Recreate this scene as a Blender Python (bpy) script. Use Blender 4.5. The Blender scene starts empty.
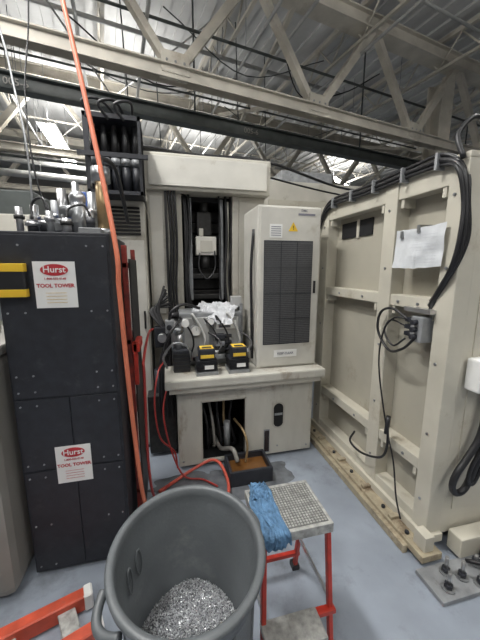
import bpy, bmesh, math, random
from mathutils import Vector, Matrix, noise
random.seed(7)
S=bpy.context.scene
try: S.view_settings.view_transform='Standard'
except: pass
R=math.radians
# ------------------------------------------------------------ materials
def mat(name,col,rough=.5,metal=0,var=.12,scale=6,col2=None,bump=0,bscale=60,emit=None,estr=0,grime=None,gthr=.6,stretch=None,coat=0):
    m=bpy.data.materials.new(name); m.use_nodes=True
    n=m.node_tree.nodes; l=m.node_tree.links; b=n['Principled BSDF']
    b.inputs['Roughness'].default_value=rough; b.inputs['Metallic'].default_value=metal
    if coat: b.inputs['Coat Weight'].default_value=coat
    tc=n.new('ShaderNodeTexCoord'); mp=n.new('ShaderNodeMapping')
    l.new(tc.outputs['Object'],mp.inputs['Vector'])
    if stretch: mp.inputs['Scale'].default_value=stretch
    nz=n.new('ShaderNodeTexNoise'); nz.inputs['Scale'].default_value=scale; nz.inputs['Detail'].default_value=6
    l.new(mp.outputs[0],nz.inputs['Vector'])
    cr=n.new('ShaderNodeValToRGB'); cr.color_ramp.elements[0].position=.3; cr.color_ramp.elements[1].position=.7
    c2=col2 or tuple(c*(1-var) for c in col)
    c1=tuple(min(1,c*(1+var*.4)) for c in col) if not col2 else col
    cr.color_ramp.elements[0].color=(*c2,1); cr.color_ramp.elements[1].color=(*c1,1)
    l.new(nz.outputs['Fac'],cr.inputs['Fac'])
    out=cr.outputs['Color']
    if grime:
        n2=n.new('ShaderNodeTexNoise'); n2.inputs['Scale'].default_value=scale*.6; n2.inputs['Detail'].default_value=10; n2.inputs['Roughness'].default_value=.7
        l.new(mp.outputs[0],n2.inputs['Vector'])
        r2=n.new('ShaderNodeValToRGB'); r2.color_ramp.elements[0].position=gthr; r2.color_ramp.elements[1].position=min(1,gthr+.18)
        l.new(n2.outputs['Fac'],r2.inputs['Fac'])
        mx=n.new('ShaderNodeMix'); mx.data_type='RGBA'
        l.new(r2.outputs['Color'],mx.inputs[0]); l.new(out,mx.inputs[6]); mx.inputs[7].default_value=(*grime,1)
        out=mx.outputs[2]
    l.new(out,b.inputs['Base Color'])
    if bump:
        n3=n.new('ShaderNodeTexNoise'); n3.inputs['Scale'].default_value=bscale; n3.inputs['Detail'].default_value=4
        l.new(mp.outputs[0],n3.inputs['Vector'])
        bp=n.new('ShaderNodeBump'); bp.inputs['Strength'].default_value=bump; bp.inputs['Distance'].default_value=.01
        l.new(n3.outputs['Fac'],bp.inputs['Height']); l.new(bp.outputs[0],b.inputs['Normal'])
    if emit:
        b.inputs['Emission Color'].default_value=(*emit,1); b.inputs['Emission Strength'].default_value=estr
    return m
CREAM=mat('cream_paint',(.47,.45,.395),.45,grime=(.2,.17,.12),gthr=.57,scale=4)
CREAM2=mat('cream_paint_light',(.57,.555,.505),.42,grime=(.32,.28,.21),gthr=.60,scale=5)
BASEM=mat('cream_base_streaked',(.54,.525,.47),.42,grime=(.22,.16,.10),gthr=.53,scale=9,stretch=(1,1,.35))
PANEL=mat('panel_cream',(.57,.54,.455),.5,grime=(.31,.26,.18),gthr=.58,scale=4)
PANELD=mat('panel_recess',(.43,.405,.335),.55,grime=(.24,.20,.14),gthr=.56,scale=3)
BLACK=mat('black_powder',(.020,.022,.029),.5,var=.3,scale=20,bump=.15,bscale=300,grime=(.045,.045,.05),gthr=.58)
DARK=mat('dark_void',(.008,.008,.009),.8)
OILY=mat('dark_oily_metal',(.035,.034,.033),.5,metal=.3,var=.4,scale=25)
RUB=mat('black_rubber',(.015,.015,.017),.42)
GREYM=mat('grey_metal',(.33,.34,.35),.35,metal=.7,var=.3,scale=12)
GREYP=mat('grey_paint_worn',(.30,.31,.32),.45,metal=.2,var=.3,scale=14,grime=(.1,.09,.08),gthr=.58)
STEEL=mat('steel',(.55,.55,.56),.3,metal=.9,var=.2,scale=15)
MESHG=mat('filter_mesh',(.06,.062,.066),.6,var=.3,scale=60)
GRID=mat('filter_rib',(.10,.10,.105),.6)
YEL=mat('yellow',(.75,.48,.03),.5); YELD=mat('yellow_label',(.75,.5,.05),.5)
WHITE=mat('white_label',(.78,.78,.76),.5,var=.05)
PAPER=mat('paper',(.66,.68,.70),.7,var=.10,scale=25)
CLOTHW=mat('white_towel',(.55,.56,.58),.9,var=.2,scale=14,bump=.6,bscale=60)
REDP=mat('red_paint',(.48,.035,.02),.4,var=.3,scale=20)
REDO=mat('red_orange_paint',(.58,.085,.04),.4,var=.3,scale=12,grime=(.2,.1,.08),gthr=.58)
REDD=mat('red_frame_dirty',(.26,.03,.02),.5,var=.5,scale=12,grime=(.03,.02,.02),gthr=.5)
REDI=mat('red_ink',(.5,.03,.04),.5); BLUEI=mat('grey_ink',(.2,.2,.24),.6); LTINK=mat('light_ink',(.5,.52,.56),.6)
ORH=mat('orange_hose',(.70,.20,.11),.45,var=.1)
REDL=mat('red_hose_bright',(.52,.085,.055),.45,var=.1)
REDH=mat('red_hose',(.36,.035,.03),.4,var=.2)
CAN=mat('grey_plastic',(.105,.115,.122),.45,var=.2,scale=5,bump=.1,bscale=90,grime=(.18,.19,.19),gthr=.58)
CHIP=mat('aluminium_chip',(.80,.81,.83),.3,metal=.45,var=.4,scale=90)
CHIPB=mat('chip_bed',(.28,.29,.31),.6,metal=.2,var=.7,scale=120,bump=1,bscale=200)
GLOVE=mat('blue_cloth',(.105,.215,.36),.9,var=.4,scale=30,bump=.5,bscale=150)
TRUSS=mat('truss_paint',(.56,.525,.455),.6,grime=(.30,.25,.19),gthr=.57,scale=3,var=.25)
DECK=mat('deck_paint',(.55,.55,.54),.7,var=.25,scale=1.5)
GREEN=mat('dark_beam',(.075,.085,.082),.5,var=.3)
WALL=mat('wall_paint',(.30,.29,.27),.8,var=.15,scale=1)
BROWN=mat('coolant_brown',(.16,.07,.02),.12,var=.4,scale=8)
WOOD=mat('sill_dirty',(.44,.38,.27),.6,var=.3,scale=14,grime=(.15,.10,.06),gthr=.50)
COPP=mat('brass',(.42,.3,.16),.35,metal=.6,var=.3,scale=20)
BLUEP=mat('blue_plastic',(.02,.07,.28),.4)
TREADM=mat('tread_plate',(.42,.42,.40),.5,metal=.3,var=.4,scale=40,grime=(.15,.13,.11),gthr=.6)
TREADD=mat('tread_gap',(.13,.13,.125),.6,var=.4,scale=30)
TUBEM=mat('lamp_tube',(1,1,1),.5,emit=(1,.98,.93),estr=20)
TANKM=mat('tank_grey',(.25,.24,.22),.5,grime=(.15,.13,.11),gthr=.58,scale=4)
GLASSD=mat('dark_glass',(.03,.02,.02),.1)
COND=mat('conduit_galv',(.45,.45,.44),.5,metal=.1,var=.2)
FPATCH=mat('dark_patch_glossy',(.15,.16,.175),.15,var=.5,scale=9)
FLOOR=mat('floor_epoxy',(.29,.325,.38),.28,var=.16,scale=4,grime=(.16,.175,.195),gthr=.52,bump=.05,bscale=30)

# ------------------------------------------------------------ builder
def align(p1,p2):
    p1=Vector(p1);p2=Vector(p2);d=p2-p1
    q=d.to_track_quat('Z','Y'); return Matrix.Translation((p1+p2)/2)@q.to_matrix().to_4x4(),d.length
def cr(pts,n=6):
    P=[Vector(p) for p in pts]
    if len(P)<3: return P
    Q=[P[0]*2-P[1]]+P+[P[-1]*2-P[-2]]; out=[]
    for i in range(1,len(Q)-2):
        a,b,c,d=Q[i-1:i+3]
        for k in range(n):
            t=k/n
            out.append(.5*((2*b)+(c-a)*t+(2*a-5*b+4*c-d)*t*t+(3*b-a-3*c+d)*t**3))
    out.append(P[-1]); return out
class G:
    def __init__(s,name): s.name=name; s.bm=bmesh.new(); s.m=[]; s.T=Matrix.Identity(4)
    def mi(s,m):
        if m not in s.m: s.m.append(m)
        return s.m.index(m)
    def _merge(s,t,m,M,smooth):
        i=s.mi(m)
        for f in t.faces: f.material_index=i; f.smooth=smooth
        t.transform(s.T@M); me=bpy.data.meshes.new('t'); t.to_mesh(me); t.free(); s.bm.from_mesh(me); bpy.data.meshes.remove(me)
    def box(s,mn,mx,m,bev=.004,M=None):
        t=bmesh.new(); bmesh.ops.create_cube(t,size=1)
        sz=[abs(b-a) for a,b in zip(mn,mx)]; c=[(a+b)/2 for a,b in zip(mn,mx)]
        for v in t.verts: v.co=Vector([v.co[k]*sz[k]+(c[k] if M is None else 0) for k in range(3)])
        if bev and min(sz)>bev*2.5: bmesh.ops.bevel(t,geom=list(t.edges),offset=bev,segments=2,affect='EDGES',profile=.6)
        MM=Matrix.Identity(4) if M is None else Matrix.Translation(c)@M
        s._merge(t,m,MM,False)
    def beam(s,p1,p2,w,h,m,bev=0):
        p1=Vector(p1);p2=Vector(p2);d=(p2-p1);L=d.length;z=d.normalized()
        up=Vector((0,0,1)) if abs(z.z)<.95 else Vector((0,1,0))
        x=up.cross(z).normalized(); y=z.cross(x)
        M=Matrix((x,y,z)).transposed().to_4x4(); M.translation=(p1+p2)/2
        t=bmesh.new(); bmesh.ops.create_cube(t,size=1)
        for v in t.verts: v.co=Vector((v.co.x*w,v.co.y*h,v.co.z*L))
        if bev: bmesh.ops.bevel(t,geom=list(t.edges),offset=bev,segments=1,affect='EDGES')
        s._merge(t,m,M,False)
    def cyl(s,p1,p2,r,m,r2=None,seg=18):
        M,L=align(p1,p2); t=bmesh.new()
        bmesh.ops.create_cone(t,cap_ends=True,segments=seg,radius1=r,radius2=r if r2 is None else r2,depth=L)
        i=s.mi(m)
        for f in t.faces: f.material_index=i; f.smooth=len(f.verts)==4
        t.transform(s.T@M); me=bpy.data.meshes.new('t'); t.to_mesh(me); t.free(); s.bm.from_mesh(me); bpy.data.meshes.remove(me)
    def ball(s,c,r,m,sc=(1,1,1),seg=16):
        t=bmesh.new(); bmesh.ops.create_uvsphere(t,u_segments=seg,v_segments=seg//2+2,radius=r)
        s._merge(t,m,Matrix.Translation(c)@Matrix.Diagonal((*sc,1)),True)
    def tube(s,pts,r,m,seg=8,n=6,smooth=True):
        P=cr(pts,n) if smooth else [Vector(p) for p in pts]
        t=bmesh.new(); rings=[]; ref=None
        for i,p in enumerate(P):
            d=(P[min(i+1,len(P)-1)]-P[max(i-1,0)])
            if d.length<1e-9: d=Vector((0,0,1))
            d.normalize()
            if ref is None: ref=Vector((0,0,1)) if abs(d.z)<.9 else Vector((1,0,0))
            a=(ref-d*ref.dot(d)).normalized(); ref=a; b=d.cross(a)
            rr=r(i/(len(P)-1)) if callable(r) else r
            rings.append([t.verts.new(p+(a*math.cos(2*math.pi*k/seg)+b*math.sin(2*math.pi*k/seg))*rr) for k in range(seg)])
        for A,B in zip(rings,rings[1:]):
            for k in range(seg): t.faces.new((A[k],A[(k+1)%seg],B[(k+1)%seg],B[k]))
        t.faces.new(rings[0][::-1]); t.faces.new(rings[-1])
        s._merge(t,m,Matrix.Identity(4),True)
    def lathe(s,c,prof,m,seg=64,sy=1):
        t=bmesh.new(); rings=[]
        for r,z in prof: rings.append([t.verts.new((r*math.cos(2*math.pi*k/seg),sy*r*math.sin(2*math.pi*k/seg),z)) for k in range(seg)])
        for A,B in zip(rings,rings[1:]):
            for k in range(seg): t.faces.new((A[k],A[(k+1)%seg],B[(k+1)%seg],B[k]))
        s._merge(t,m,Matrix.Translation(c),True)
    def poly(s,pts,m):
        t=bmesh.new(); t.faces.new([t.verts.new(p) for p in pts]); s._merge(t,m,Matrix.Identity(4),False)
    def oval(s,c,w,h,d,m):
        t=bmesh.new(); P=[]
        for k in range(24):
            a=2*math.pi*k/24; x=math.cos(a)*w/2; z=math.sin(a)*w/2+(1 if math.sin(a)>=0 else -1)*(h-w)/2; P.append((x,z))
        A=[t.verts.new((c[0]+x,c[1],c[2]+z)) for x,z in P]; B=[t.verts.new((c[0]+x,c[1]+d,c[2]+z)) for x,z in P]
        t.faces.new(A); t.faces.new(B[::-1])
        for k in range(24): t.faces.new((A[k],B[k],B[(k+1)%24],A[(k+1)%24]))
        s._merge(t,m,Matrix.Identity(4),False)
    def text(s,txt,loc,size,m,rot=None,al='CENTER',off=.012):
        c=bpy.data.curves.new('t','FONT'); c.body=txt; c.size=size; c.align_x=al; c.align_y='CENTER'; c.extrude=.0006; c.resolution_u=2; c.offset=size*off
        o=bpy.data.objects.new('t',c); S.collection.objects.link(o)
        me=bpy.data.meshes.new_from_object(o); t=bmesh.new(); t.from_mesh(me)
        bpy.data.objects.remove(o); bpy.data.meshes.remove(me)
        rot=rot or Matrix.Rotation(R(90),4,'X')
        s._merge(t,m,Matrix.Translation(loc)@rot,False)
    def done(s):
        me=bpy.data.meshes.new(s.name)
        s.bm.to_mesh(me); s.bm.free()
        for m in s.m: me.materials.append(m)
        o=bpy.data.objects.new(s.name,me); S.collection.objects.link(o); return o
# ------------------------------------------------------------ room shell
g=G('floor'); g.box((-8,-5,-.1),(10,15,0),FLOOR,0); g.done()
g=G('wall_back'); g.box((-8,15,0),(10,15.15,5.5),WALL,0); g.done()
g=G('wall_left'); g.box((-8.15,-5,0),(-8,15,5.5),WALL,0); g.done()
g=G('wall_right'); g.box((10,-5,0),(10.15,15,5.5),WALL,0); g.done()
g=G('wall_front'); g.box((-8,-5.15,0),(10,-5,5.5),WALL,0); g.done()
T=Matrix.Rotation(R(11),4,'Z')
g=G('ceiling'); g.box((-8.15,-5.15,5.5),(10.15,15.15,5.6),DECK,0)
g.T=T
for i in range(56):
    x=-5.5+i*.3
    g.box((x,-4,5.46),(x+.13,12,5.5),DECK,0)
g.done()
# trusses
for j,(yt,zb,zt,off) in enumerate([(3.88,3.8,5.14,1.85),(7.2,3.8,5.14,1.2),(10.5,3.8,5.14,.6)]):
    g=G('roof_truss'); g.T=T
    x0,x1=-5.6,10.0
    if j==2: x1=8.5
    for dy in (-.07,.07):
        g.beam((x0,yt+dy,zb),(x1,yt+dy,zb),.012,.13,TRUSS); g.beam((x0,yt+dy,zt),(x1,yt+dy,zt),.012,.17,TRUSS)
    g.box((x0,yt-.12,zb+.05),(x1,yt+.12,zb+.065),TRUSS,0)
    g.box((x0,yt-.13,zt+.08),(x1,yt+.13,zt+.1),TRUSS,0)
    g.box((x0,yt-.13,zt-.1),(x1,yt+.13,zt-.08),TRUSS,0)
    for k in range(-4,5):
        xb=off-.92+2.03*k; xt_=xb+1.02
        if xb<x0+.1 or xt_+1.02>x1: continue
        w=.13 if k%2 else .10
        g.beam((xb,yt,zb),(xt_,yt,zt),w,.10,TRUSS)
        g.beam((xt_,yt,zt),(xb+2.03,yt,zb),.10,.08,TRUSS)
        g.box((xb-.16,yt-.085,zb-.02),(xb+.16,yt+.085,zb+.2),TRUSS,0)
        for q in (-.1,0,.1): g.cyl((xb+q,yt-.095,zb+.1),(xb+q,yt-.085,zb+.1),.014,GREYP,seg=8)
    g.done()
g=G('roof_joists'); g.T=T
for i in range(9):
    x=-5.0+i*1.75
    g.beam((x,-3.5,5.36),(x,11.5,5.36),.07,.06,TRUSS); g.beam((x,-3.5,4.93),(x,11.5,4.93),.05,.04,TRUSS)
    for k in range(22):
        y=-3.4+k*.66
        g.cyl((x,y,4.94),(x,y+.33,5.33),.014,TRUSS,seg=6); g.cyl((x,y+.33,5.33),(x,y+.66,4.94),.014,TRUSS,seg=6)
for y in (1.5,5.6,8.7): g.beam((-5.2,y,4.95),(9.2,y,4.95),.03,.03,TRUSS)
g.done()
g=G('crane_runway_beam'); g.T=T
g.box((-5.6,4.64,3.64),(8.5,4.66+.0,3.81),GREEN,0); g.box((-5.6,4.58,3.63),(8.5,4.72,3.645),GREEN,0); g.box((-5.6,4.58,3.80),(8.5,4.72,3.82),GREEN,0)
g.text('005-6',(-.75,4.62,3.72),.11,TANKM); g.text('005-6',(2.3,4.62,3.72),.11,TANKM)
for x in (-5,-1.8,1.4,4.6,7.8): g.cyl((x,4.65,3.82),(x,4.65,5.42),.014,GREEN,seg=8)
g.done()
g=G('overhead_conduits'); g.T=T
for yt,z,r,m in ((5.6,4.1,.035,COND),(6.1,4.35,.02,COND),(2.9,4.75,.02,COND),(8.4,3.9,.05,COND),(4.2,4.55,.018,GREEN),(5.05,4.9,.03,COND),(5.3,4.4,.015,GREEN),(6.8,4.6,.04,COND),(9.2,4.2,.08,COND),(6.3,3.4,.02,GREEN),(7.8,3.5,.07,COND)):
    x1=4.4 if 4.6<yt<5.2 else 8.0
    g.cyl((-5.2,yt,z),(x1,yt,z),r,m,seg=12)
    for x in (-4,-1,2,5): g.cyl((x,yt,z),(x,yt,5.42),.006,GREYP,seg=6) if x<x1 else None
for x,z in ((-.4,4.6),(.35,4.3),(3.4,4.7),(-1.6,4.5),(1.9,4.75),(2.3,4.75)): g.cyl((x,-3,z),(x+.6,11,z),.022,COND,seg=10)
for x,y in ((-.1,5),(.5,5.2),(1.1,6),(3.0,5.5),(2.2,5),(-1.6,5.2),(-2.2,4.8)): g.cyl((x,y,5.42),(x+.05,y,3.8),.010,GREEN,seg=6)
g.cyl((-1.5,3,5.3),(1.2,6.5,3.6),.012,COND,seg=6); g.cyl((2,4.5,5.3),(-1.0,8,4.),.012,COND,seg=6); g.cyl((4,4.3,5.2),(3,7.5,3.7),.014,COND,seg=6)
g.tube([(2.6,4.3,4.9),(3.2,4.6,4.4),(3.9,4.4,4.5),(4.6,4.3,4.9)],.01,RUB); g.tube([(-.2,4.3,4.4),(.8,4.5,4.0),(1.9,4.3,4.2)],.01,RUB)
for a,b_,c,dz in ((-1.8,3.6,1.6,.25),(.9,4.2,3.4,.3),(-.6,5.4,2.4,.2),(2.4,6,5.2,.35)): g.tube([(a,b_,4.7),((a+c)/2,b_+.3,4.7-dz),(c,b_+.1,4.8)],.008,GREEN)
g.done()
g=G('roof_brace'); g.T=T
for x in (-2,2.6,7): 
    g.beam((x,3.88,3.85),(x+.1,7.2,5.1),.06,.06,TRUSS); g.beam((x,3.88,5.1),(x+.1,7.2,3.85),.06,.06,TRUSS)
g.done()
g=G('building_column'); g.box((4.85,4.9,0),(5.1,4.94,4.9),TRUSS,0); g.box((4.85,5.2,0),(5.1,5.24,4.9),TRUSS,0); g.box((4.95,4.94,0),(4.99,5.2,4.9),TRUSS,0); g.done()
# fluorescent lights: fixtures in view, plus unseen ones added as fill
def lamp(x,y,z,e=80,L=1.2,ang=0,up=.6,ntube=2):
    g=G('fluorescent_light')
    g.T=Matrix.Translation((x,y,z))@Matrix.Rotation(R(ang),4,'Z')
    g.box((-L/2,-.15,0),(L/2,.15,.05),WHITE,0)
    for k in range(ntube):
        d=-.11+.22*k/(ntube-1); g.cyl((-L/2+.03,d,-.02),(L/2-.03,d,-.02),.02,TUBEM,seg=8)
    for d in (-.5,.5): g.cyl((d*L*.8,0,.05),(d*L*.8,0,5.40-z),.005,GREYM,seg=6)
    g.done()
    if e:
        for nm,rz,en,dz in (('lamp_down',0,e,-.05),('uplight_fill',math.pi,e*up,.08)):  # the upward one is fill added to brighten the ceiling
            a=bpy.data.lights.new(nm,'AREA'); a.shape='RECTANGLE'; a.size=L; a.size_y=.3; a.energy=en; a.color=(.99,.98,.96)
            o=bpy.data.objects.new('fluorescent_light_'+nm,a); o.location=(x,y,z+dz); o.rotation_euler=(rz,0,R(ang)); S.collection.objects.link(o)
lamp(6.3,10.4,4.6,e=60,L=2.2,ang=40,up=.9,ntube=3); lamp(-2.1,7.6,4.15,e=80,L=2.2,ang=95,up=1,ntube=4)
lamp(-.9,1.7,4.5,e=125,ang=90,up=.7); lamp(-1.6,-1.3,4.5,e=52,ang=90,up=1); lamp(2.4,-1.2,4.5,e=38,ang=90,up=1)  # out of view: main lamp first, the weaker ones added to fill the room
lamp(-2.9,2.6,4.5,e=48,ang=90,up=1.1); lamp(3.2,1.6,4.5,e=26,ang=90,up=1.8); lamp(1.2,-3.2,4.5,e=48,ang=0,up=.8)  # more unseen fixtures, added for soft fill
lamp(1.0,9.0,4.1,e=45,L=1.2,ang=11,up=1.1); lamp(-.6,6.4,4.2,e=26,L=1.2,ang=95,up=1.3)

# ------------------------------------------------------------ tool tower
g=G('tool_tower_cabinet')
x0,x1,y0,y1=-.73,-.255,1.54,2.1
g.box((x0,y0,.02),(x1,y1,1.76),BLACK,.006)
for a,b in ((.04,.60),(.61,.98),(.99,1.745)):
    g.box((x0+.012,y0-.006,a),(x0+.24,y0,b),BLACK,.002) if b<1 else None
    g.box((x0+.012 if b>1 else x0+.245,y0-.006,a),(x1-.012,y0,b),BLACK,.002)
for z in (.06,.3,.57,.64,.95,1.02,1.1,1.4,1.7):
    for x in (x0+.03,x1-.03,x0+.1,x1-.1): g.cyl((x,y0-.010,z),(x,y0-.005,z),.0045,GREYP,seg=8)
for z,w,h in ((1.525,.172,.21),(.625,.162,.2)):
    cx=-.495; g.box((cx-w/2,y0-.009,z-h/2),(cx+w/2,y0-.0065,z+h/2),WHITE,0)
    t=bmesh.new(); bmesh.ops.create_cone(t,cap_ends=True,segments=32,radius1=.5,radius2=.5,depth=.002)
    g._merge(t,REDI,Matrix.Translation((cx,y0-.010,z+h*.32))@Matrix.Rotation(R(90),4,'X')@Matrix.Diagonal((w*.66,h*.25,1,1)),False)
    g.text('Hurst',(cx,y0-.012,z+h*.325),.040,WHITE)
    g.text('1-800-555-0148',(cx,y0-.010,z+h*.13),.014,REDI)
    g.text('TOOL TOWER',(cx,y0-.010,z-h*.02),.0235,REDI,off=.03)
    for k in range(4): g.text('----------------------',(cx,y0-.010,z-h*(.17+.07*k)),.012,YEL if h>.2 else REDI)
g.box((-.75,1.50,1.475),(-.605,y0-.0,1.618),RUB,.006); g.box((-.752,1.497,1.585),(-.603,1.53,1.62),YEL,.002); g.box((-.752,1.497,1.475),(-.603,1.53,1.508),YEL,.002)
g.done()
g=G('red_rack_frame')
for y in (1.72,2.14): g.box((-.232,y,.0),(-.205,y+.03,1.72),REDD,.003)
for z in (.25,.75,1.18,1.6): g.box((-.232,1.72,z),(-.207,2.17,z+.03),REDD,.003)
g.box((-.205,1.70,1.14),(-.165,1.9,1.19),REDP,.004); g.box((-.2,1.70,.95),(-.178,1.74,1.19),REDP,.003)
g.box((-.204,1.76,.05),(-.195,2.12,1.65),OILY,0)
g.done()
g=G('air_regulator_manifold')
g.cyl((-.31,1.75,1.76),(-.31,1.75,2.08),.03,COPP); g.cyl((-.31,1.75,2.03),(-.31,1.75,2.1),.045,GREYM); g.cyl((-.31,1.75,1.76),(-.31,1.75,1.8),.045,GREYM)
g.cyl((-.42,1.72,1.76),(-.42,1.72,1.93),.035,GREYM); g.ball((-.42,1.72,1.94),.04,STEEL); g.cyl((-.42,1.72,1.88),(-.50,1.72,1.88),.03,GREYM)
g.cyl((-.49,1.72,1.76),(-.49,1.72,1.98),.022,STEEL); g.box((-.53,1.69,1.78),(-.45,1.75,1.84),GREYM,.006)
g.cyl((-.36,1.68,1.76),(-.36,1.68,1.88),.018,STEEL); g.cyl((-.58,1.74,1.76),(-.58,1.74,1.84),.026,BLACK)
g.cyl((-.62,1.72,1.76),(-.62,1.72,1.9),.014,STEEL); g.cyl((-.62,1.72,1.82),(-.55,1.72,1.82),.012,STEEL)
g.box((-.40,1.6,1.76),(-.30,1.68,1.79),GREYP,.004); g.cyl((-.35,1.64,1.79),(-.35,1.64,1.84),.02,BLACK); g.box((-.54,1.8,1.76),(-.42,1.9,1.92),BLUEP,.01)
for x,y,r,h,m in ((-.45,1.62,.02,.07,STEEL),(-.52,1.62,.016,.1,GREYM),(-.60,1.64,.022,.06,BLACK),(-.66,1.66,.015,.12,STEEL),(-.38,1.84,.022,.24,GREYM),(-.47,1.9,.018,.3,STEEL),(-.58,1.9,.02,.2,GREYP),(-.65,1.82,.018,.16,GREYM)):
    g.cyl((x,y,1.76),(x,y,1.76+h),r,m,seg=14); g.cyl((x,y,1.76+h*.55),(x,y,1.76+h*.55+.018),r*1.45,OILY if m is STEEL else STEEL,seg=6)
g.tube([(-.45,1.62,1.83),(-.44,1.64,1.88),(-.38,1.66,1.90),(-.35,1.66,1.84)],.006,RUB); g.tube([(-.52,1.62,1.86),(-.55,1.64,1.92),(-.6,1.66,1.9),(-.60,1.64,1.82)],.006,RUB)
g.tube([(-.62,1.72,1.9),(-.63,1.75,2.2),(-.72,1.9,2.6),(-.8,2.0,3.2),(-.82,2.1,5.4)],.005,GREYP)
g.tube([(-.56,1.74,1.84),(-.62,1.78,2.1),(-.66,1.9,2.5),(-.62,2.0,3.2),(-.6,2.1,5.4)],.004,RUB)
g.tube([(-.31,1.75,2.1),(-.31,1.8,2.16),(-.27,1.95,2.17),(-.25,2.05,2.05),(-.24,2.2,1.9)],.012,RUB)
g.done()
g=G('coolant_tank')
g.box((-1.5,1.42,.03),(-.765,2.1,1.2),TANKM,.05); g.box((-1.52,1.40,1.2),(-.76,2.12,1.25),TANKM,.01)
for x in (-1.4,-.85): g.cyl((x,1.5,0),(x,1.5,.04),.03,RUB)
g.box((-1.52,1.5,1.25),(-.9,1.9,1.42),CREAM2,.02)
g.done()
g=G('red_step_ladder')
A=Vector((-.44,1.33,.045)); B=Vector((-1.25,1.06,.045)); A2=Vector((-.36,1.17,.045)); B2=Vector((-1.15,.86,.045))
g.beam(A,B,.055,.08,REDO,.006); g.beam(A2,B2,.055,.08,REDO,.006)
for k in range(4):
    q=.10+.26*k; p=A.lerp(B,q); p2=A2.lerp(B2,q); g.beam(p,p2,.07,.02,TREADM,.003)
for P0,P1 in ((A,B),(A2,B2)):
    d=(P0-P1).normalized(); g.beam(P0-d*.01,P0+d*.03,.066,.09,WHITE,.008)
g.done()
# ------------------------------------------------------------ hoses
g=G('orange_air_hose')
g.tube([(-.98,2.42,5.42),(-.78,2.2,4.5),(-.44,1.85,2.88),(-.240,1.54,1.80),(-.222,1.505,1.5),(-.215,1.515,1.2),(-.205,1.55,.8),(-.19,1.6,.4),(-.17,1.66,.08),(-.2,1.5,.015),(-.26,1.40,.013)],.0115,ORH,n=8,seg=10)
g.done()
g=G('red_air_hose')
g.tube([(-.12,2.3,1.15),(-.14,2.1,1.16),(-.145,1.68,1.10),(-.145,1.66,1.0),(-.15,1.66,.5),(-.13,1.78,.15),(-.05,2.05,.02),(.05,2.12,.02)],.008,REDH)
g.tube([(-.05,2.45,.85),(-.1,2.3,.8),(-.13,2.2,.6),(-.1,2.15,.35),(.0,2.18,.2),(.02,2.19,.05)],.007,REDH)
g.tube([(.0,2.45,.7),(-.04,2.3,.66),(-.07,2.22,.5),(-.03,2.17,.25),(.06,2.1,.04),(.2,2.05,.02),(.3,1.95,.02)],.007,REDH)
g.tube([(-.12,2.0,.015),(.0,2.08,.02),(.12,2.13,.05),(.28,2.15,.10),(.35,2.06,.10),(.365,1.86,.05),(.25,1.7,.015),(.1,1.6,.013)],.0115,REDL,n=8,seg=10)
g.tube([(-.1,1.85,.012),(.05,1.95,.012),(.2,1.98,.012),(.28,1.85,.012),(.2,1.7,.012)],.008,REDL)
g.done()
# ------------------------------------------------------------ main machine
g=G('machining_center')
yb=2.22
def fr(xa,xb,za,zb,m=BASEM,y=yb,t=.02): g.box((xa,y,za),(xb,y+t,zb),m,.003)
xo=.225
fr(.036,xo,.03,.72); fr(xo,.575,.56,.72); fr(xo,.575,.03,.06); fr(.575,1.17,.03,.72)
for a in (((xo-.012,yb-.004,.05),(xo,yb+.03,.57)),((.575,yb-.004,.05),(.587,yb+.03,.57)),((xo-.012,yb-.004,.56),(.587,yb+.03,.572))): g.box(*a,CREAM,0)
g.box((.036,2.24,.03),(.056,2.9,.72),CREAM,.003); g.box((1.15,2.24,.03),(1.17,2.9,.72),CREAM,.003)
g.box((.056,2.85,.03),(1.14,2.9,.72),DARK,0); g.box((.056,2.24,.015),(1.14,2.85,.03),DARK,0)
g.oval((.865,yb-.004,.38),.115,.24,.004,CREAM); g.oval((.865,yb-.006,.38),.085,.21,.003,DARK); g.box((.83,yb-.008,.38),(.9,yb-.005,.40),GREYM,0)
g.box((.745,yb-.008,.06),(.785,yb+.001,.25),GLASSD,.003); g.box((.74,yb-.004,.05),(.79,yb,.26),GREYM,0)
for x,z in ((.6,.68),(1.13,.68),(.6,.07),(1.13,.07),(.07,.68),(.07,.07),(.86,.1)): g.cyl((x,yb-.006,z),(x,yb,z),.008,GREYM,seg=8)
for x in (.1,.6,1.1): g.cyl((x,2.3,0),(x,2.3,.03),.04,GREYM)
g.box((-.05,2.12,.72),(1.23,2.92,.79),BASEM,.012)
g.box((-.02,2.14,.68),(1.2,2.22,.72),CREAM,.004)
g.box((-.14,2.75,.03),(.1,3.3,2.26),CREAM,.01)
g.box((-.12,2.742,1.2),(-.02,2.75,2.2),CREAM2,.003); g.box((.0,2.735,.9),(.02,2.75,2.24),RUB,0)
for x in (.035,.06,.085): g.tube([(x,2.73,2.24),(x+.01,2.725,1.8),(x-.01,2.72,1.4),(x+.02,2.7,1.0)],.010,RUB)
g.box((.10,2.80,.79),(.145,2.9,2.26),CREAM,.006)
g.box((.60,2.80,.79),(.66,3.3,2.26),CREAM,.006)
g.box((-.16,2.70,2.24),(.93,3.3,2.53),CREAM,.015); g.box((-.12,2.68,2.27),(.89,2.70,2.50),CREAM2,.006)
g.box((.66,2.8,.79),(.91,3.3,2.24),CREAM,.01)
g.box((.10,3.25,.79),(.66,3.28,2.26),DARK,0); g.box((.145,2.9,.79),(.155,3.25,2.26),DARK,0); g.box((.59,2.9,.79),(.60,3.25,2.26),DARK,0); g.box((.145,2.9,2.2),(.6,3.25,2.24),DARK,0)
for k in range(11): g.box((.20,3.1-.01*(k%2),.95+.11*k),(.56,3.2,1.05+.11*k),OILY,.01)
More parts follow.
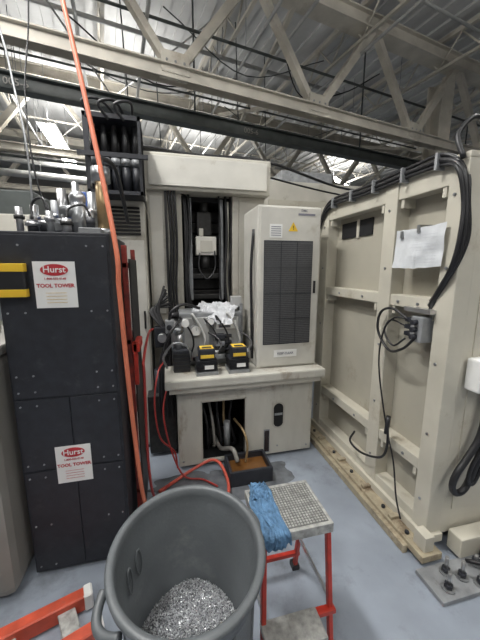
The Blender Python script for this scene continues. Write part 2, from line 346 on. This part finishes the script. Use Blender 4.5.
g.box((.27,2.86,1.72),(.46,3.0,1.89),CREAM2,.01); g.box((.31,2.85,1.75),(.42,2.86,1.85),CREAM,.004); g.box((.30,2.86,1.89),(.34,2.9,1.96),CREAM,.004)
g.cyl((.36,2.93,1.60),(.36,2.93,1.72),.045,OILY); g.box((.29,2.95,1.9),(.43,3.05,2.12),OILY,.01); g.cyl((.36,2.98,2.12),(.36,2.98,2.24),.045,OILY)
g.box((.555,2.84,1.1),(.575,2.88,2.2),CREAM,.003); g.box((.20,2.86,1.3),(.235,2.9,2.22),GREYP,.003); g.box((.49,2.86,1.3),(.525,2.9,2.22),GREYP,.003)
g.tube([(.3,2.84,1.74),(.29,2.82,1.6),(.36,2.8,1.5),(.44,2.83,1.6),(.44,2.85,1.76)],.007,RUB)
for k,x in enumerate((.165,.18,.205,.48,.54,.585)): g.tube([(x,2.83,2.24),(x+.01,2.82,1.9),(x-.012*(k%3),2.8,1.5),(x+.015,2.78,1.15),(x+.02,2.76,.95)],.008 if k%2 else .012,RUB)
for z in (1.3,1.5): g.box((.2,2.95,z),(.56,3.08,z+.05),OILY,.01)
for k in range(5): g.tube([(-.35,2.72+.03*k,2.35+.03*k),(-.2,2.74+.03*k,2.56),(.2,2.76+.03*k,2.55+.012*(k%2)),(.6,2.78+.03*k,2.55),(.9,2.8+.03*k,2.55)],.011,RUB)
g.tube([(.3,2.8,2.56),(1.0,3.0,2.62),(2.0,3.4,2.55),(3.0,3.8,2.6)],.014,RUB); g.tube([(.3,2.85,2.58),(1.0,3.1,2.52),(2.0,3.5,2.5),(3.0,3.8,2.5)],.010,RUB)
g.box((.2,2.9,2.53),(.7,3.2,2.6),GREYP,.01)
for k in range(5): g.tube([(.26+.055*k,2.6,.70),(.24+.065*k,2.5-.02*k,.5),(.28+.05*k,2.4,.3),(.28+.06*k,2.36,.1),(.3+.04*k,2.45,.04)],.012,[RUB,TANKM,RUB,COPP,RUB][k])
g.box((.3,2.45,.03),(.5,2.7,.2),OILY,.01); g.cyl((.45,2.36,.04),(.45,2.36,.3),.028,GREYP)
g.tube([(.35,2.5,.12),(.38,2.3,.10),(.44,2.18,.16),(.46,2.12,.17),(.48,2.08,.1)],.018,TANKM)
for k in range(7): g.tube([(-.03+.01*k,2.66,1.45-.03*k),(-.08-.012*k,2.6,1.25),(-.02,2.55-.01*k,1.05),(-.08+.015*k,2.5,.85),(-.1+.02*k,2.45,.5),(-.08+.02*k,2.5,.04)],.013 if k%2 else .009,RUB)
g.box((-.12,2.5,.95),(.0,2.6,1.12),BLACK,.01); g.cyl((-.06,2.5,1.04),(-.06,2.44,1.04),.035,STEEL); g.cyl((-.1,2.55,.3),(-.1,2.55,.75),.04,BLACK)
g.box((-.2,2.45,.03),(.03,2.74,.55),OILY,.01)
g.done()
g=G('electrical_cabinet')
g.box((-.47,2.6,.03),(-.155,3.2,2.12),CREAM,.01); g.box((-.455,2.59,.06),(-.17,2.6,1.82),CREAM2,.004)
for k in range(8): g.box((-.43,2.585,1.86+k*.028),(-.19,2.6,1.875+k*.028),DARK,0)
g.box((-.2,2.575,1.1),(-.185,2.59,1.25),RUB,.003)
g.done()
g=G('tool_magazine')
g.box((-.52,2.42,2.125),(-.145,2.67,2.15),BLACK,0); g.box((-.52,2.42,2.62),(-.145,2.67,2.65),BLACK,0); g.box((-.52,2.65,2.15),(-.145,2.67,2.62),DARK,0)
for x in (-.52,-.165):
    g.box((x,2.42,2.125),(x+.02,2.44,2.65),BLACK,0)
for j in range(2):
    for i in range(5):
        xx=-.47+i*.07; yy=2.49+j*.10
        g.cyl((xx,yy,2.16),(xx,yy,2.33),.03,BLACK,seg=12); g.cyl((xx,yy,2.38),(xx,yy,2.6),.028,RUB,r2=.016,seg=12)
        g.cyl((xx,yy,2.33),(xx,yy,2.38),.034,GREYP,seg=12)
g.box((-.56,2.38,2.36),(-.10,2.40,2.39),BLACK,0); g.box((-.50,2.40,2.2),(-.48,2.42,2.6),BLACK,0)
for i in range(3): g.tube([(-.45+.1*i,2.4,2.6),(-.5+.1*i,2.36,2.68),(-.4+.1*i,2.4,2.72),(-.3+.05*i,2.5,2.66)],.01,RUB)
g.done()
# chiller cabinet
g=G('chiller_cabinet')
xa,xb,ya,yb2,za,zb=.68,1.20,2.25,2.69,.79,2.07
g.box((xa,ya,za),(xb,yb2,zb),CREAM2,.015); g.box((xa+.02,ya-.012,za+.02),(xb-.015,ya,zb-.02),CREAM2,.006)
gx=xb-.075
g.box((xa+.045,ya-.016,.99),(gx+.005,ya-.010,1.81),BLACK,.002); g.box((xa+.05,ya-.018,1.0),(gx,ya-.012,1.80),MESHG,.002)
wv=gx-xa-.05
for i in range(1,3): g.box((xa+.05+wv/3*i,ya-.022,1.0),(xa+.054+wv/3*i,ya-.018,1.8),BLACK,0)
for i in range(1,4): g.box((xa+.05,ya-.022,1.0+.2*i),(gx,ya-.018,1.004+.2*i),BLACK,0)
for i in range(54): g.box((xa+.05,ya-.0205,1.0+.0148*i),(gx,ya-.018,1.005+.0148*i),GRID,0)
g.poly([(.92,ya-.014,1.88),(1.0,ya-.014,1.88),(.96,ya-.014,1.95)],YEL); g.text('!',(.96,ya-.016,1.905),.045,RUB)
g.box((.77,ya-.0145,1.83),(.87,ya-.012,1.93),WHITE,0)
for k in range(5): g.box((.78,ya-.016,1.845+.016*k),(.86,ya-.0145,1.85+.016*k),BLUEI,0)
g.box((.82,ya-.0145,.88),(1.02,ya-.012,.94),WHITE,0); g.text('KEEP CLEAR',(.92,ya-.016,.91),.026,BLUEI)
g.box((xb-.2,ya-.0145,2.0),(xb-.06,ya-.012,2.015),BLUEI,0); g.text('DMC',(1.05,ya-.014,2.035),.025,BLUEI)
g.box((xb-.055,ya-.018,1.4),(xb-.035,ya-.01,1.5),RUB,.003)
g.tube([(xa-.005,2.35,1.9),(xa-.03,2.33,1.6),(xa-.02,2.34,1.2),(xa-.01,2.36,.85)],.012,RUB)
g.done()
for cx in (.27,.52):
    g=G('coolant_pump_motor'); y=2.24
    g.box((cx-.085,y-.06,.79),(cx+.085,y+.1,.82),GREYM,.004)
    g.box((cx-.075,y-.05,.82),(cx+.075,y+.09,.91),BLACK,.012)
    for k in range(7): g.box((cx-.08,y-.055,.83+.0115*k),(cx+.08,y+.095,.833+.0115*k),RUB,0)
    g.box((cx-.062,y-.06,.915),(cx+.062,y+.06,1.0),BLACK,.012); g.box((cx-.05,y-.064,.93),(cx+.05,y-.06,.955),YELD,0); g.box((cx-.05,y-.05,1.0),(cx+.05,y+.045,1.003),YELD,0); g.box((cx-.035,y-.04,1.003),(cx+.035,y+.0,1.005),RUB,0)
    g.box((cx-.02,y-.056,.84),(cx+.05,y-.053,.87),WHITE,0)
    g.cyl((cx+.06,y+.02,.95),(cx+.1,y+.02,.95),.016,STEEL)
    g.tube([(cx+.1,y+.02,.95),(cx+.125,y+.04,1.0),(cx+.1,y+.10,1.05),(cx+.04,y+.16,1.08)],.009,RUB)
    g.done()
g=G('hydraulic_unit')
g.box((.08,2.45,.79),(.60,2.76,1.24),GREYP,.012); g.box((.12,2.43,.84),(.32,2.45,1.2),COND,.004); g.box((.36,2.43,.9),(.57,2.45,1.2),COND,.006)
g.box((.38,2.425,1.1),(.55,2.43,1.17),WHITE,0); g.box((.40,2.424,1.11),(.50,2.425,1.13),BLUEI,0)
g.cyl((.21,2.43,1.1),(.21,2.40,1.1),.045,STEEL); g.cyl((.21,2.40,1.1),(.21,2.395,1.1),.038,WHITE); g.box((.209,2.393,1.1),(.212,2.395,1.13),RUB,0)
g.cyl((.33,2.42,1.17),(.33,2.39,1.17),.032,STEEL); g.cyl((.33,2.39,1.17),(.33,2.387,1.17),.026,WHITE)
for k in range(4):
    g.box((.36,2.36,.86+.055*k),(.44,2.43,.90+.055*k),[GREYP,OILY,STEEL,BLACK][k],.004); g.cyl((.44,2.395,.88+.055*k),(.50,2.395,.88+.055*k),.017,BLACK,seg=12)
for k in range(5): g.cyl((.12+.035*k,2.44,.86+.02*(k%2)),(.12+.035*k,2.39,.86+.02*(k%2)),.013,[COPP,STEEL,BLACK][k%3],seg=6)
g.box((.02,2.3,.79),(.15,2.42,.97),BLACK,.01)
for k in range(5): g.box((.018,2.295,.81+.03*k),(.152,2.42,.82+.03*k),OILY,0)
g.cyl((.04,2.5,.79),(.04,2.5,1.2),.03,STEEL); g.cyl((.04,2.5,1.2),(.04,2.5,1.24),.045,RUB)
g.cyl((.07,2.36,.97),(.07,2.36,1.1),.03,STEEL); g.cyl((.07,2.36,1.1),(.07,2.36,1.14),.04,GREYM); g.cyl((.12,2.33,1.18),(.12,2.30,1.18),.03,WHITE); g.cyl((.12,2.36,1.18),(.12,2.33,1.18),.034,STEEL); g.cyl((.10,2.36,1.14),(.115,2.345,1.18),.01,COPP)
g.box((-.03,2.34,1.1),(.04,2.42,1.2),GREYP,.005); g.cyl((.0,2.34,1.15),(.0,2.31,1.15),.02,BLACK)
g.box((.60,2.5,.79),(.625,2.6,1.3),GREYP,.003); g.box((.53,2.52,1.27),(.62,2.6,1.36),COND,.005)
for k in range(6):
    a=.02+.095*k; g.tube([(a,2.43,1.15),(a-.03,2.38,1.2+.02*(k%3)),(a+.05,2.37,1.1),(a+.07,2.36,1.0),(a+.05,2.42,.9)],.005+.0025*(k%3),RUB if k%3!=2 else COND)
g.tube([(.0,2.4,1.15),(.02,2.34,1.27),(.12,2.38,1.32),(.25,2.5,1.27)],.012,RUB)
g.tube([(-.02,2.45,.9),(-.04,2.25,1.0),(.0,2.2,1.12),(.06,2.25,1.2),(.1,2.35,1.2)],.011,RUB)
g.tube([(-.03,2.35,.82),(-.05,2.22,.95),(.03,2.17,1.06),(.13,2.2,1.02),(.16,2.3,.9)],.009,GREYM)
g.done()
g=G('paper_towel')
t=bmesh.new(); bmesh.ops.create_grid(t,x_segments=60,y_segments=50,size=.5)
for v in t.verts:
    x,y=v.co.x,v.co.y
    ridge=.05*(.5-abs(noise.noise(Vector((x*4.5,y*4.5,1)))))+.028*(.5-abs(noise.noise(Vector((x*9,y*9,4)))))
    v.co=Vector((x*.36+.02*noise.noise(Vector((x*6,y*6,9))),y*.30+.02*noise.noise(Vector((x*6,y*6,12))),ridge-.03-.42*max(0,-y-.22)+.05*max(0,y)))
g._merge(t,CLOTHW,Matrix.Translation((.40,2.545,1.275))@Matrix.Rotation(R(-25),4,'Z'),False); g.done()
g=G('coolant_drip_tray')
for a in (((.39,1.93,.003),(.72,1.95,.12)),((.39,2.15,.003),(.72,2.17,.12)),((.39,1.95,.003),(.41,2.15,.12)),((.70,1.95,.003),(.72,2.15,.12)),((.41,1.95,.003),(.70,2.15,.015))): g.box(*a,BLACK,.004)
g.box((.41,1.95,.015),(.70,2.15,.07),BROWN,0)
g.tube([(.55,2.1,.075),(.57,2.12,.2),(.55,2.18,.3),(.5,2.3,.35)],.010,COPP)
g.done()
g=G('floor_dark_patch')  # dark glossy irregular patches lying flat on the floor before the base
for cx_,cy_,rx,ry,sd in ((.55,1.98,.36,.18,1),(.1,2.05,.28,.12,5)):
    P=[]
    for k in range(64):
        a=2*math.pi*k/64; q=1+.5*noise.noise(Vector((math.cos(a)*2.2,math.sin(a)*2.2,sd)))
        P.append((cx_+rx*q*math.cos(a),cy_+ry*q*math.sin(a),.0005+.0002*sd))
    g.poly(P,FPATCH)
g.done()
# ------------------------------------------------------------ right machine enclosure
g=G('machine_enclosure')
X=1.36; D=.095
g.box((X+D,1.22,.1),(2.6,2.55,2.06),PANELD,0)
def post(y0_,y1_,z0=.1,z1=2.1): g.box((X,y0_,z0),(X+D+.005,y1_,z1),PANEL,.006)
post(1.18,1.28); post(1.62,1.73); post(2.42,2.55)
for z0,z1 in ((2.0,2.1),(1.37,1.44),(.45,.52),(.1,.18)):
    g.box((X+.006,1.28,z0),(X+D+.002,1.62,z1),PANEL,.006); g.box((X+.006,1.73,z0),(X+D+.002,2.42,z1),PANEL,.006)
    for y in (1.31,1.59,1.76,2.39): g.box((X+.012,y-.012,z0-.05),(X+D,y+.012,z0),PANEL,.002) if z0>.2 else None
g.box((X+D-.01,1.95,1.84),(X+D+.002,2.34,1.96),DARK,0); g.box((X+D-.015,2.1,1.83),(X+D,2.13,1.97),PANEL,0)
for y in (1.24,1.68,2.48):
    for z in (.3,.7,1.1,1.6,1.95): g.cyl((X-.006,y,z),(X,y,z),.008,GREYM,seg=8)
for y,z in ((1.4,1.4),(1.55,1.4),(1.9,1.4),(2.2,1.4),(1.4,.48),(1.9,.48),(2.2,.48)): g.cyl((X,y,z),(X+.008,y,z),.009,GREYM,seg=8)
g.box((X+D+.004,1.182,.1),(2.6,1.22,2.1),PANEL,.001); g.box((X,1.18,2.1),(2.6,2.55,2.13),PANEL,.006)
g.box((X+.16,1.175,.25),(2.4,1.182,1.95),PANEL,.002)
g.box((1.27,1.1,.03),(1.40,2.55,.07),WOOD,.004); g.box((1.34,1.16,.07),(1.46,2.55,.12),PANEL,.004); g.box((1.24,1.2,.0),(1.27,2.5,.05),WOOD,.003)
for y in (1.25,1.45,1.8,2.05,2.4): g.cyl((1.305,y,.07),(1.305,y,.085),.012,BLACK,seg=8)
for y in (1.35,1.62,1.93,2.25): g.box((1.28,y,.07),(1.36,y+.03,.09),WOOD,.002)
g.box((1.30,1.12,.07),(1.36,1.2,.16),PANEL,.004)
for k,(r,o) in enumerate(((.015,0),(.010,.026),(.010,-.022))):
    g.tube([(X-.02,2.55,1.95+o),(X-.02,2.45,2.08+o),(X-.02,2.3,2.13+o),(X-.02,1.9,2.12+o),(X-.015,1.5,2.13+o),(X-.02,1.3,2.12+o),(X-.02+o,1.2,2.05),(X-.01+o*.6,1.17,1.9),(X-.01+o,1.16,1.75),(X-.02+o*.6,1.18,1.62),(X-.01,1.25,1.5),(X+.01,1.32,1.4+o)],r,RUB)
for y in (2.3,2.05,1.8,1.55,1.32): g.box((X-.045,y,2.08),(X+.01,y+.015,2.16),GREYP,.002)
g.tube([(X+.3,1.3,2.15),(X+.1,1.25,2.3),(X-.01,1.25,2.22),(X-.02,1.2,2.1)],.012,RUB)
g.done()
g=G('paper_notice')
yc,zc,w,h=1.415,1.705,.33,.215
t=bmesh.new(); bmesh.ops.create_grid(t,x_segments=26,y_segments=20,size=.5)
for v in t.verts:
    x,y=v.co.x,v.co.y; v.co=Vector((x*w,y*h+.018*max(0,x)*2+.008*noise.noise(Vector((x*6,0,3))),.008*noise.noise(Vector((x*3,y*3,2)))+.008+.01*max(0,-y)*(1 if x<0 else 0)))
g._merge(t,PAPER,Matrix.Translation((X-.014,yc,zc))@Matrix.Rotation(R(-90),4,'Z')@Matrix.Rotation(R(90),4,'X')@Matrix.Rotation(R(-2),4,'Z'),False)
for k in range(10):
    if k%4!=3: g.box((X-.0305,yc-w*.40,zc-.075+.016*k),(X-.030,yc-w*.40+w*.75*(.5+.4*random.random()),zc-.0735+.016*k),LTINK,0)
g.box((X-.03,1.40,1.79),(X+.09,1.42,1.83),GREYM,0); g.box((X-.03,1.52,1.77),(X+.09,1.54,1.81),GREYM,0)
g.done()
g=G('solenoid_valve_block')
g.box((X-.05,1.30,1.20),(X+.095,1.38,1.34),GREYP,.006); g.box((X-.04,1.27,1.36),(X+.005,1.45,1.385),STEEL,.003)
for z in (1.23,1.27,1.31): g.cyl((X-.05,1.34,z),(X-.08,1.34,z),.014,BLACK); g.box((X-.035,1.38,z-.012),(X+.01,1.44,z+.012),BLACK,.003)
g.tube([(X-.03,1.42,1.31),(X-.04,1.54,1.36),(X-.04,1.64,1.32),(X-.04,1.65,1.2),(X-.04,1.54,1.10),(X-.05,1.42,1.14),(X-.05,1.34,1.22)],.008,RUB)
g.tube([(X-.03,1.42,1.27),(X-.04,1.56,1.28),(X-.04,1.62,1.1),(X-.04,1.60,.9),(X-.04,1.5,.6),(X-.04,1.42,.42),(X-.05,1.36,.22),(X-.06,1.3,.12)],.005,RUB)
g.tube([(X-.04,1.50,.66),(X-.05,1.47,.5),(X-.05,1.52,.38),(X-.06,1.7,.3),(X-.05,1.85,.3),(X+.02,1.9,.34)],.008,RUB)
g.tube([(X-.02,1.40,1.31),(X-.05,1.5,1.31),(X-.05,1.58,1.22),(X-.05,1.5,1.14),(X-.04,1.42,1.2)],.006,RUB)
g.cyl((X-.04,1.5,.56),(X-.04,1.49,.68),.014,RUB)
g.done()
g=G('leveling_base_plate')
g.box((1.22,.92,.0),(1.95,1.09,.025),GREYP,.004); g.box((1.5,1.08,.025),(1.9,1.165,.14),PANEL,.008)
for x,y in ((1.3,.97),(1.42,1.0),(1.56,.97),(1.56,1.04),(1.7,.98),(1.8,1.03),(1.36,1.04),(1.48,.95)):
    g.cyl((x,y,.025),(x,y,.034),.03,GREYM); g.cyl((x,y,.034),(x,y,.055),.02,BLACK,seg=6); g.cyl((x,y,.05),(x,y,.12 if x<1.5 else .08),.009,STEEL)
g.box((1.6,.96,.034),(1.75,1.06,.09),BLACK,.01)
g.tube([(1.5,1.05,.05),(1.6,.95,.10),(1.75,.94,.12),(1.9,1.0,.08)],.01,RUB)
g.done()
g=G('wall_control_box')
g.box((1.48,1.09,.98),(1.68,1.172,1.15),WHITE,.012); g.box((1.495,1.085,1.0),(1.665,1.09,1.13),CREAM2,.004)
g.done()
g=G('hanging_power_cable')
g.tube([(1.60,1.13,.97),(1.60,1.13,.85),(1.57,1.12,.72),(1.50,1.12,.60),(1.45,1.12,.53),(1.43,1.12,.46),(1.46,1.12,.41),(1.52,1.12,.43),(1.57,1.12,.56),(1.62,1.12,.72),(1.72,1.12,.85)],.017,RUB,n=8,seg=12)
g.tube([(1.64,1.13,.97),(1.63,1.12,.8),(1.58,1.11,.66),(1.53,1.11,.56),(1.52,1.11,.48),(1.56,1.11,.46),(1.62,1.11,.58),(1.74,1.12,.7)],.010,RUB,n=8,seg=10)
g.done()
# ------------------------------------------------------------ background machines
g=G('machine_enclosure_distant')
g.box((1.25,4.0,0),(3.2,5.6,2.75),CREAM,.02); g.box((1.35,3.98,1.2),(2.2,4.0,2.5),PANELD,.01); g.box((1.6,4.2,2.75),(2.4,5,2.95),GREYP,.02); g.done()
g=G('lathe_enclosure_distant')
g.box((-3.2,4.0,0),(-.75,5.2,2.2),CREAM,.02); g.box((-2.8,3.98,1.0),(-1.2,4.0,2.0),GREYM,.01); g.box((-2.2,4.2,2.2),(-1.5,4.8,2.5),GREEN,.02); g.box((-1.0,4.1,2.2),(-.75,4.3,2.5),BLUEP,.02); g.done()
g=G('storage_rack_distant')
for x in (-1.0,.2,1.4,2.6,3.8,5.0):
    g.box((x,9.6,0),(x+.06,9.66,3.2),GREEN,0); g.box((x,10.4,0),(x+.06,10.46,3.2),GREEN,0)
for z in (.6,1.6,2.6,3.1): g.box((-1,9.6,z),(5.06,10.46,z+.07),GREEN,0)
for i in range(16):
    x=-.9+i*.36; g.box((x,9.7,2.67),(x+.28,10.3,2.8+.2*random.random()),random.choice([GREYP,BLACK,TANKM,CREAM]),.01)
g.done()
# ------------------------------------------------------------ trash can
cx,cy=.03,.822
SY=1.12
g=G('trash_can')
H=.75;ro=.228;rb=.188
g.lathe((cx,cy,0),[(0,.012),(rb-.01,.012),(rb,.02),(rb+.005,.05),(ro-.022,H-.09),(ro-.02,H-.08),(ro-.008,H-.078),(ro-.004,H-.05),(ro-.002,H-.02),(ro+.010,H-.018),(ro+.012,H-.006),(ro+.006,H),(ro-.006,H),(ro-.012,H-.006),(ro-.016,H-.03),(ro-.018,H-.06),(ro-.031,H-.085),(rb-.008,.05),(rb-.02,.03),(0,.03)],CAN,72,sy=SY)
for a in range(0,360,30):
    if a%90==0: continue
    c,s_=math.cos(R(a)),math.sin(R(a))*SY
    g.cyl((cx+c*(rb+.003),cy+s_*(rb+.003),.05),(cx+c*(ro-.022),cy+s_*(ro-.022),H-.1),.006,CAN,seg=8)
for a in (205,25):
    c,s_=math.cos(R(a)),math.sin(R(a)); tx,ty=-s_,c; ps=[]
    for k in range(-3,4):
        q=k/3; rr=ro+.035*(1-q*q)+.004
        ps.append((cx+c*rr+tx*q*.07,cy+s_*rr*SY+ty*q*.07,H-.05-.015*(1-q*q)))
    g.tube(ps,.013,CAN,seg=10)
for a in (168,150):
    c,s_=math.cos(R(a)),math.sin(R(a))*SY; tx,ty=-math.sin(R(a)),math.cos(R(a))
    ps=[]
    for k in range(17):
        b=2*math.pi*k/16; dz=.045*math.sin(b); dt=.016*math.cos(b); rr=ro-.036-.022*((.14-dz)-.085)/.3
        ps.append((cx+c*rr+tx*dt,cy+s_*rr+ty*dt,H-.14+dz))
    g.tube(ps,.003,CAN,n=2,seg=6)
g.done()
g=G('metal_chip_pile')
t=bmesh.new(); seg=48; rings=[]; rc=.193
def hz(x,y): return .335+.035*noise.noise(Vector((x*7,y*7,0)))+.05*(1-((x/rc)**2+(y/rc/SY)**2))
for j in range(12):
    r=rc*j/11+.0001
    ring=[]
    for k in range(seg):
        x,y=r*math.cos(2*math.pi*k/seg),SY*r*math.sin(2*math.pi*k/seg); ring.append(t.verts.new((x,y,hz(x,y))))
    rings.append(ring)
for A,B in zip(rings,rings[1:]):
    for k in range(seg): t.faces.new((A[k],A[(k+1)%seg],B[(k+1)%seg],B[k]))
g._merge(t,CHIPB,Matrix.Translation((cx,cy,0)),True)
t=bmesh.new()
for i in range(9000):   # curled swarf
    r=rc*math.sqrt(random.random())*.98; a=random.random()*6.283; x,y=r*math.cos(a),SY*r*math.sin(a); z=hz(x,y)+.001+.006*random.random()
    M=Matrix.Translation((x,y,z))@Matrix.Rotation(random.random()*6.28,4,'Z')@Matrix.Rotation(random.uniform(-1.2,1.2),4,'X')@Matrix.Rotation(random.uniform(-.9,.9),4,'Y')
    rad=random.uniform(.0014,.0032); w=random.uniform(.001,.0022); arc=random.uniform(1.6,4.4); prev=None
    for q in range(5):
        th=arc*q/4; px,pz=rad*math.sin(th),rad*(1-math.cos(th)); dy=.0009*q
        pair=(t.verts.new(M@Vector((px,-w+dy,pz))),t.verts.new(M@Vector((px,w*(1-.15*q)+dy,pz))))
        if prev: t.faces.new((prev[0],prev[1],pair[1],pair[0]))
        prev=pair
g._merge(t,CHIP,Matrix.Translation((cx,cy,0)),False)
g.done()
# ------------------------------------------------------------ step stool
g=G('step_stool')
sx0,sx1,sy0,sy1,sz=.31,.60,.93,1.17,.60
g.box((sx0,sy0,sz-.025),(sx1,sy1,sz),TREADD,.006)
g.box((sx0-.006,sy0-.008,sz-.04),(sx1+.006,sy0+.008,sz+.002),TREADM,.003); g.box((sx0-.006,sy1-.008,sz-.04),(sx1+.006,sy1+.008,sz+.002),TREADM,.003)
g.box((sx0-.006,sy0,sz-.04),(sx0+.008,sy1,sz+.002),TREADM,.003); g.box((sx1-.008,sy0,sz-.04),(sx1+.006,sy1,sz+.002),TREADM,.003)
for i in range(21):
    for j in range(17):
        g.box((sx0+.013+i*.0128,sy0+.013+j*.0128,sz),(sx0+.0215+i*.0128,sy0+.0215+j*.0128,sz+.003),TREADM,0)
for x,dx in ((sx0+.01,-.01),(sx1-.01,.02)):
    g.beam((x,sy0+.01,sz-.03),(x+dx,sy0-.03,.015),.020,.024,REDP,.003)
    g.beam((x,sy1-.03,sz-.03),(x+dx,sy1+.10,.015),.020,.024,REDP,.003)
    g.box((x+dx-.02,sy0-.055,0),(x+dx+.02,sy0-.01,.03),RUB,.004); g.box((x+dx-.02,sy1+.08,0),(x+dx+.02,sy1+.125,.03),RUB,.004)
    g.beam((x+dx*.5,sy0-.01,.25),(x+dx*.5,sy1+.03,.25),.008,.02,STEEL)
g.box((sx0-.01,sy0-.12,.20),(sx1-.06,sy0-.01,.225),TREADM,.005)
g.box((sx1-.06,sy0-.04,.20),(sx1+.02,sy0-.01,.22),REDP,.003)
g.beam((sx0-.02,sy1+.075,.12),(sx1+.02,sy1+.075,.12),.02,.02,REDP)
g.done()
# blue rag draped across the stool and over its front left edge
g=G('blue_shop_rag')
for layer,(ox,oy,ww,ll,rz,zz) in enumerate(((.357,1.035,.095,.32,-5,.607),(.372,1.02,.07,.28,5,.618),(.358,1.13,.075,.10,-14,.628))):
    t=bmesh.new(); NX,NY=36,80; grid=[]
    for j in range(NY+1):
        row=[]
        for i in range(NX+1):
            u=i/NX-.5; v=j/NY-.5
            eu=u*ww*(1+.25*noise.noise(Vector((v*4,layer+(2 if u>0 else 0),0)))+.12*math.sin(v*8+layer)); ev=v*ll*(1+.10*noise.noise(Vector((u*5,layer*3.1,5))))
            k=.009*abs(math.sin(u*11+2.4*math.sin(v*6+layer)))+.014*max(0,noise.noise(Vector((u*4,v*7,3+layer*5))))+.006*noise.noise(Vector((u*14,v*18,8+layer)))
            edge=min(1,(.5-abs(u))*10)*min(1,(.5-abs(v))*10)
            a=R(rz); x=ox+eu*math.cos(a)-ev*math.sin(a); y=oy+eu*math.sin(a)+ev*math.cos(a); z=zz-.004*(1-edge); kk=max(0,k)*(.35+.65*edge)
            if y<.92: z-=(.92-y)*1.1; y=.915-(.92-y)*.12-.009*layer-kk
            else: z+=kk
            row.append(t.verts.new((x,y,z)))
        grid.append(row)
    for j in range(NY):
        for i in range(NX): t.faces.new((grid[j][i],grid[j][i+1],grid[j+1][i+1],grid[j+1][i]))
    g._merge(t,GLOVE,Matrix.Identity(4),True)
o=g.done(); sd=o.modifiers.new('s','SOLIDIFY'); sd.thickness=.003
# ------------------------------------------------------------ camera
w=bpy.data.worlds.new('World'); S.world=w; w.use_nodes=True; w.node_tree.nodes['Background'].inputs[0].default_value=(.5,.52,.55,1); w.node_tree.nodes['Background'].inputs[1].default_value=.3
cam=bpy.data.cameras.new('camera'); co=bpy.data.objects.new('camera',cam); S.collection.objects.link(co)
co.location=(0,0,1.6); co.rotation_euler=(R(90-9.8),0,R(-13.5))
cam.sensor_fit='VERTICAL'; cam.sensor_height=36; cam.sensor_width=27; cam.lens=300/640*36; cam.clip_start=.02
S.camera=co
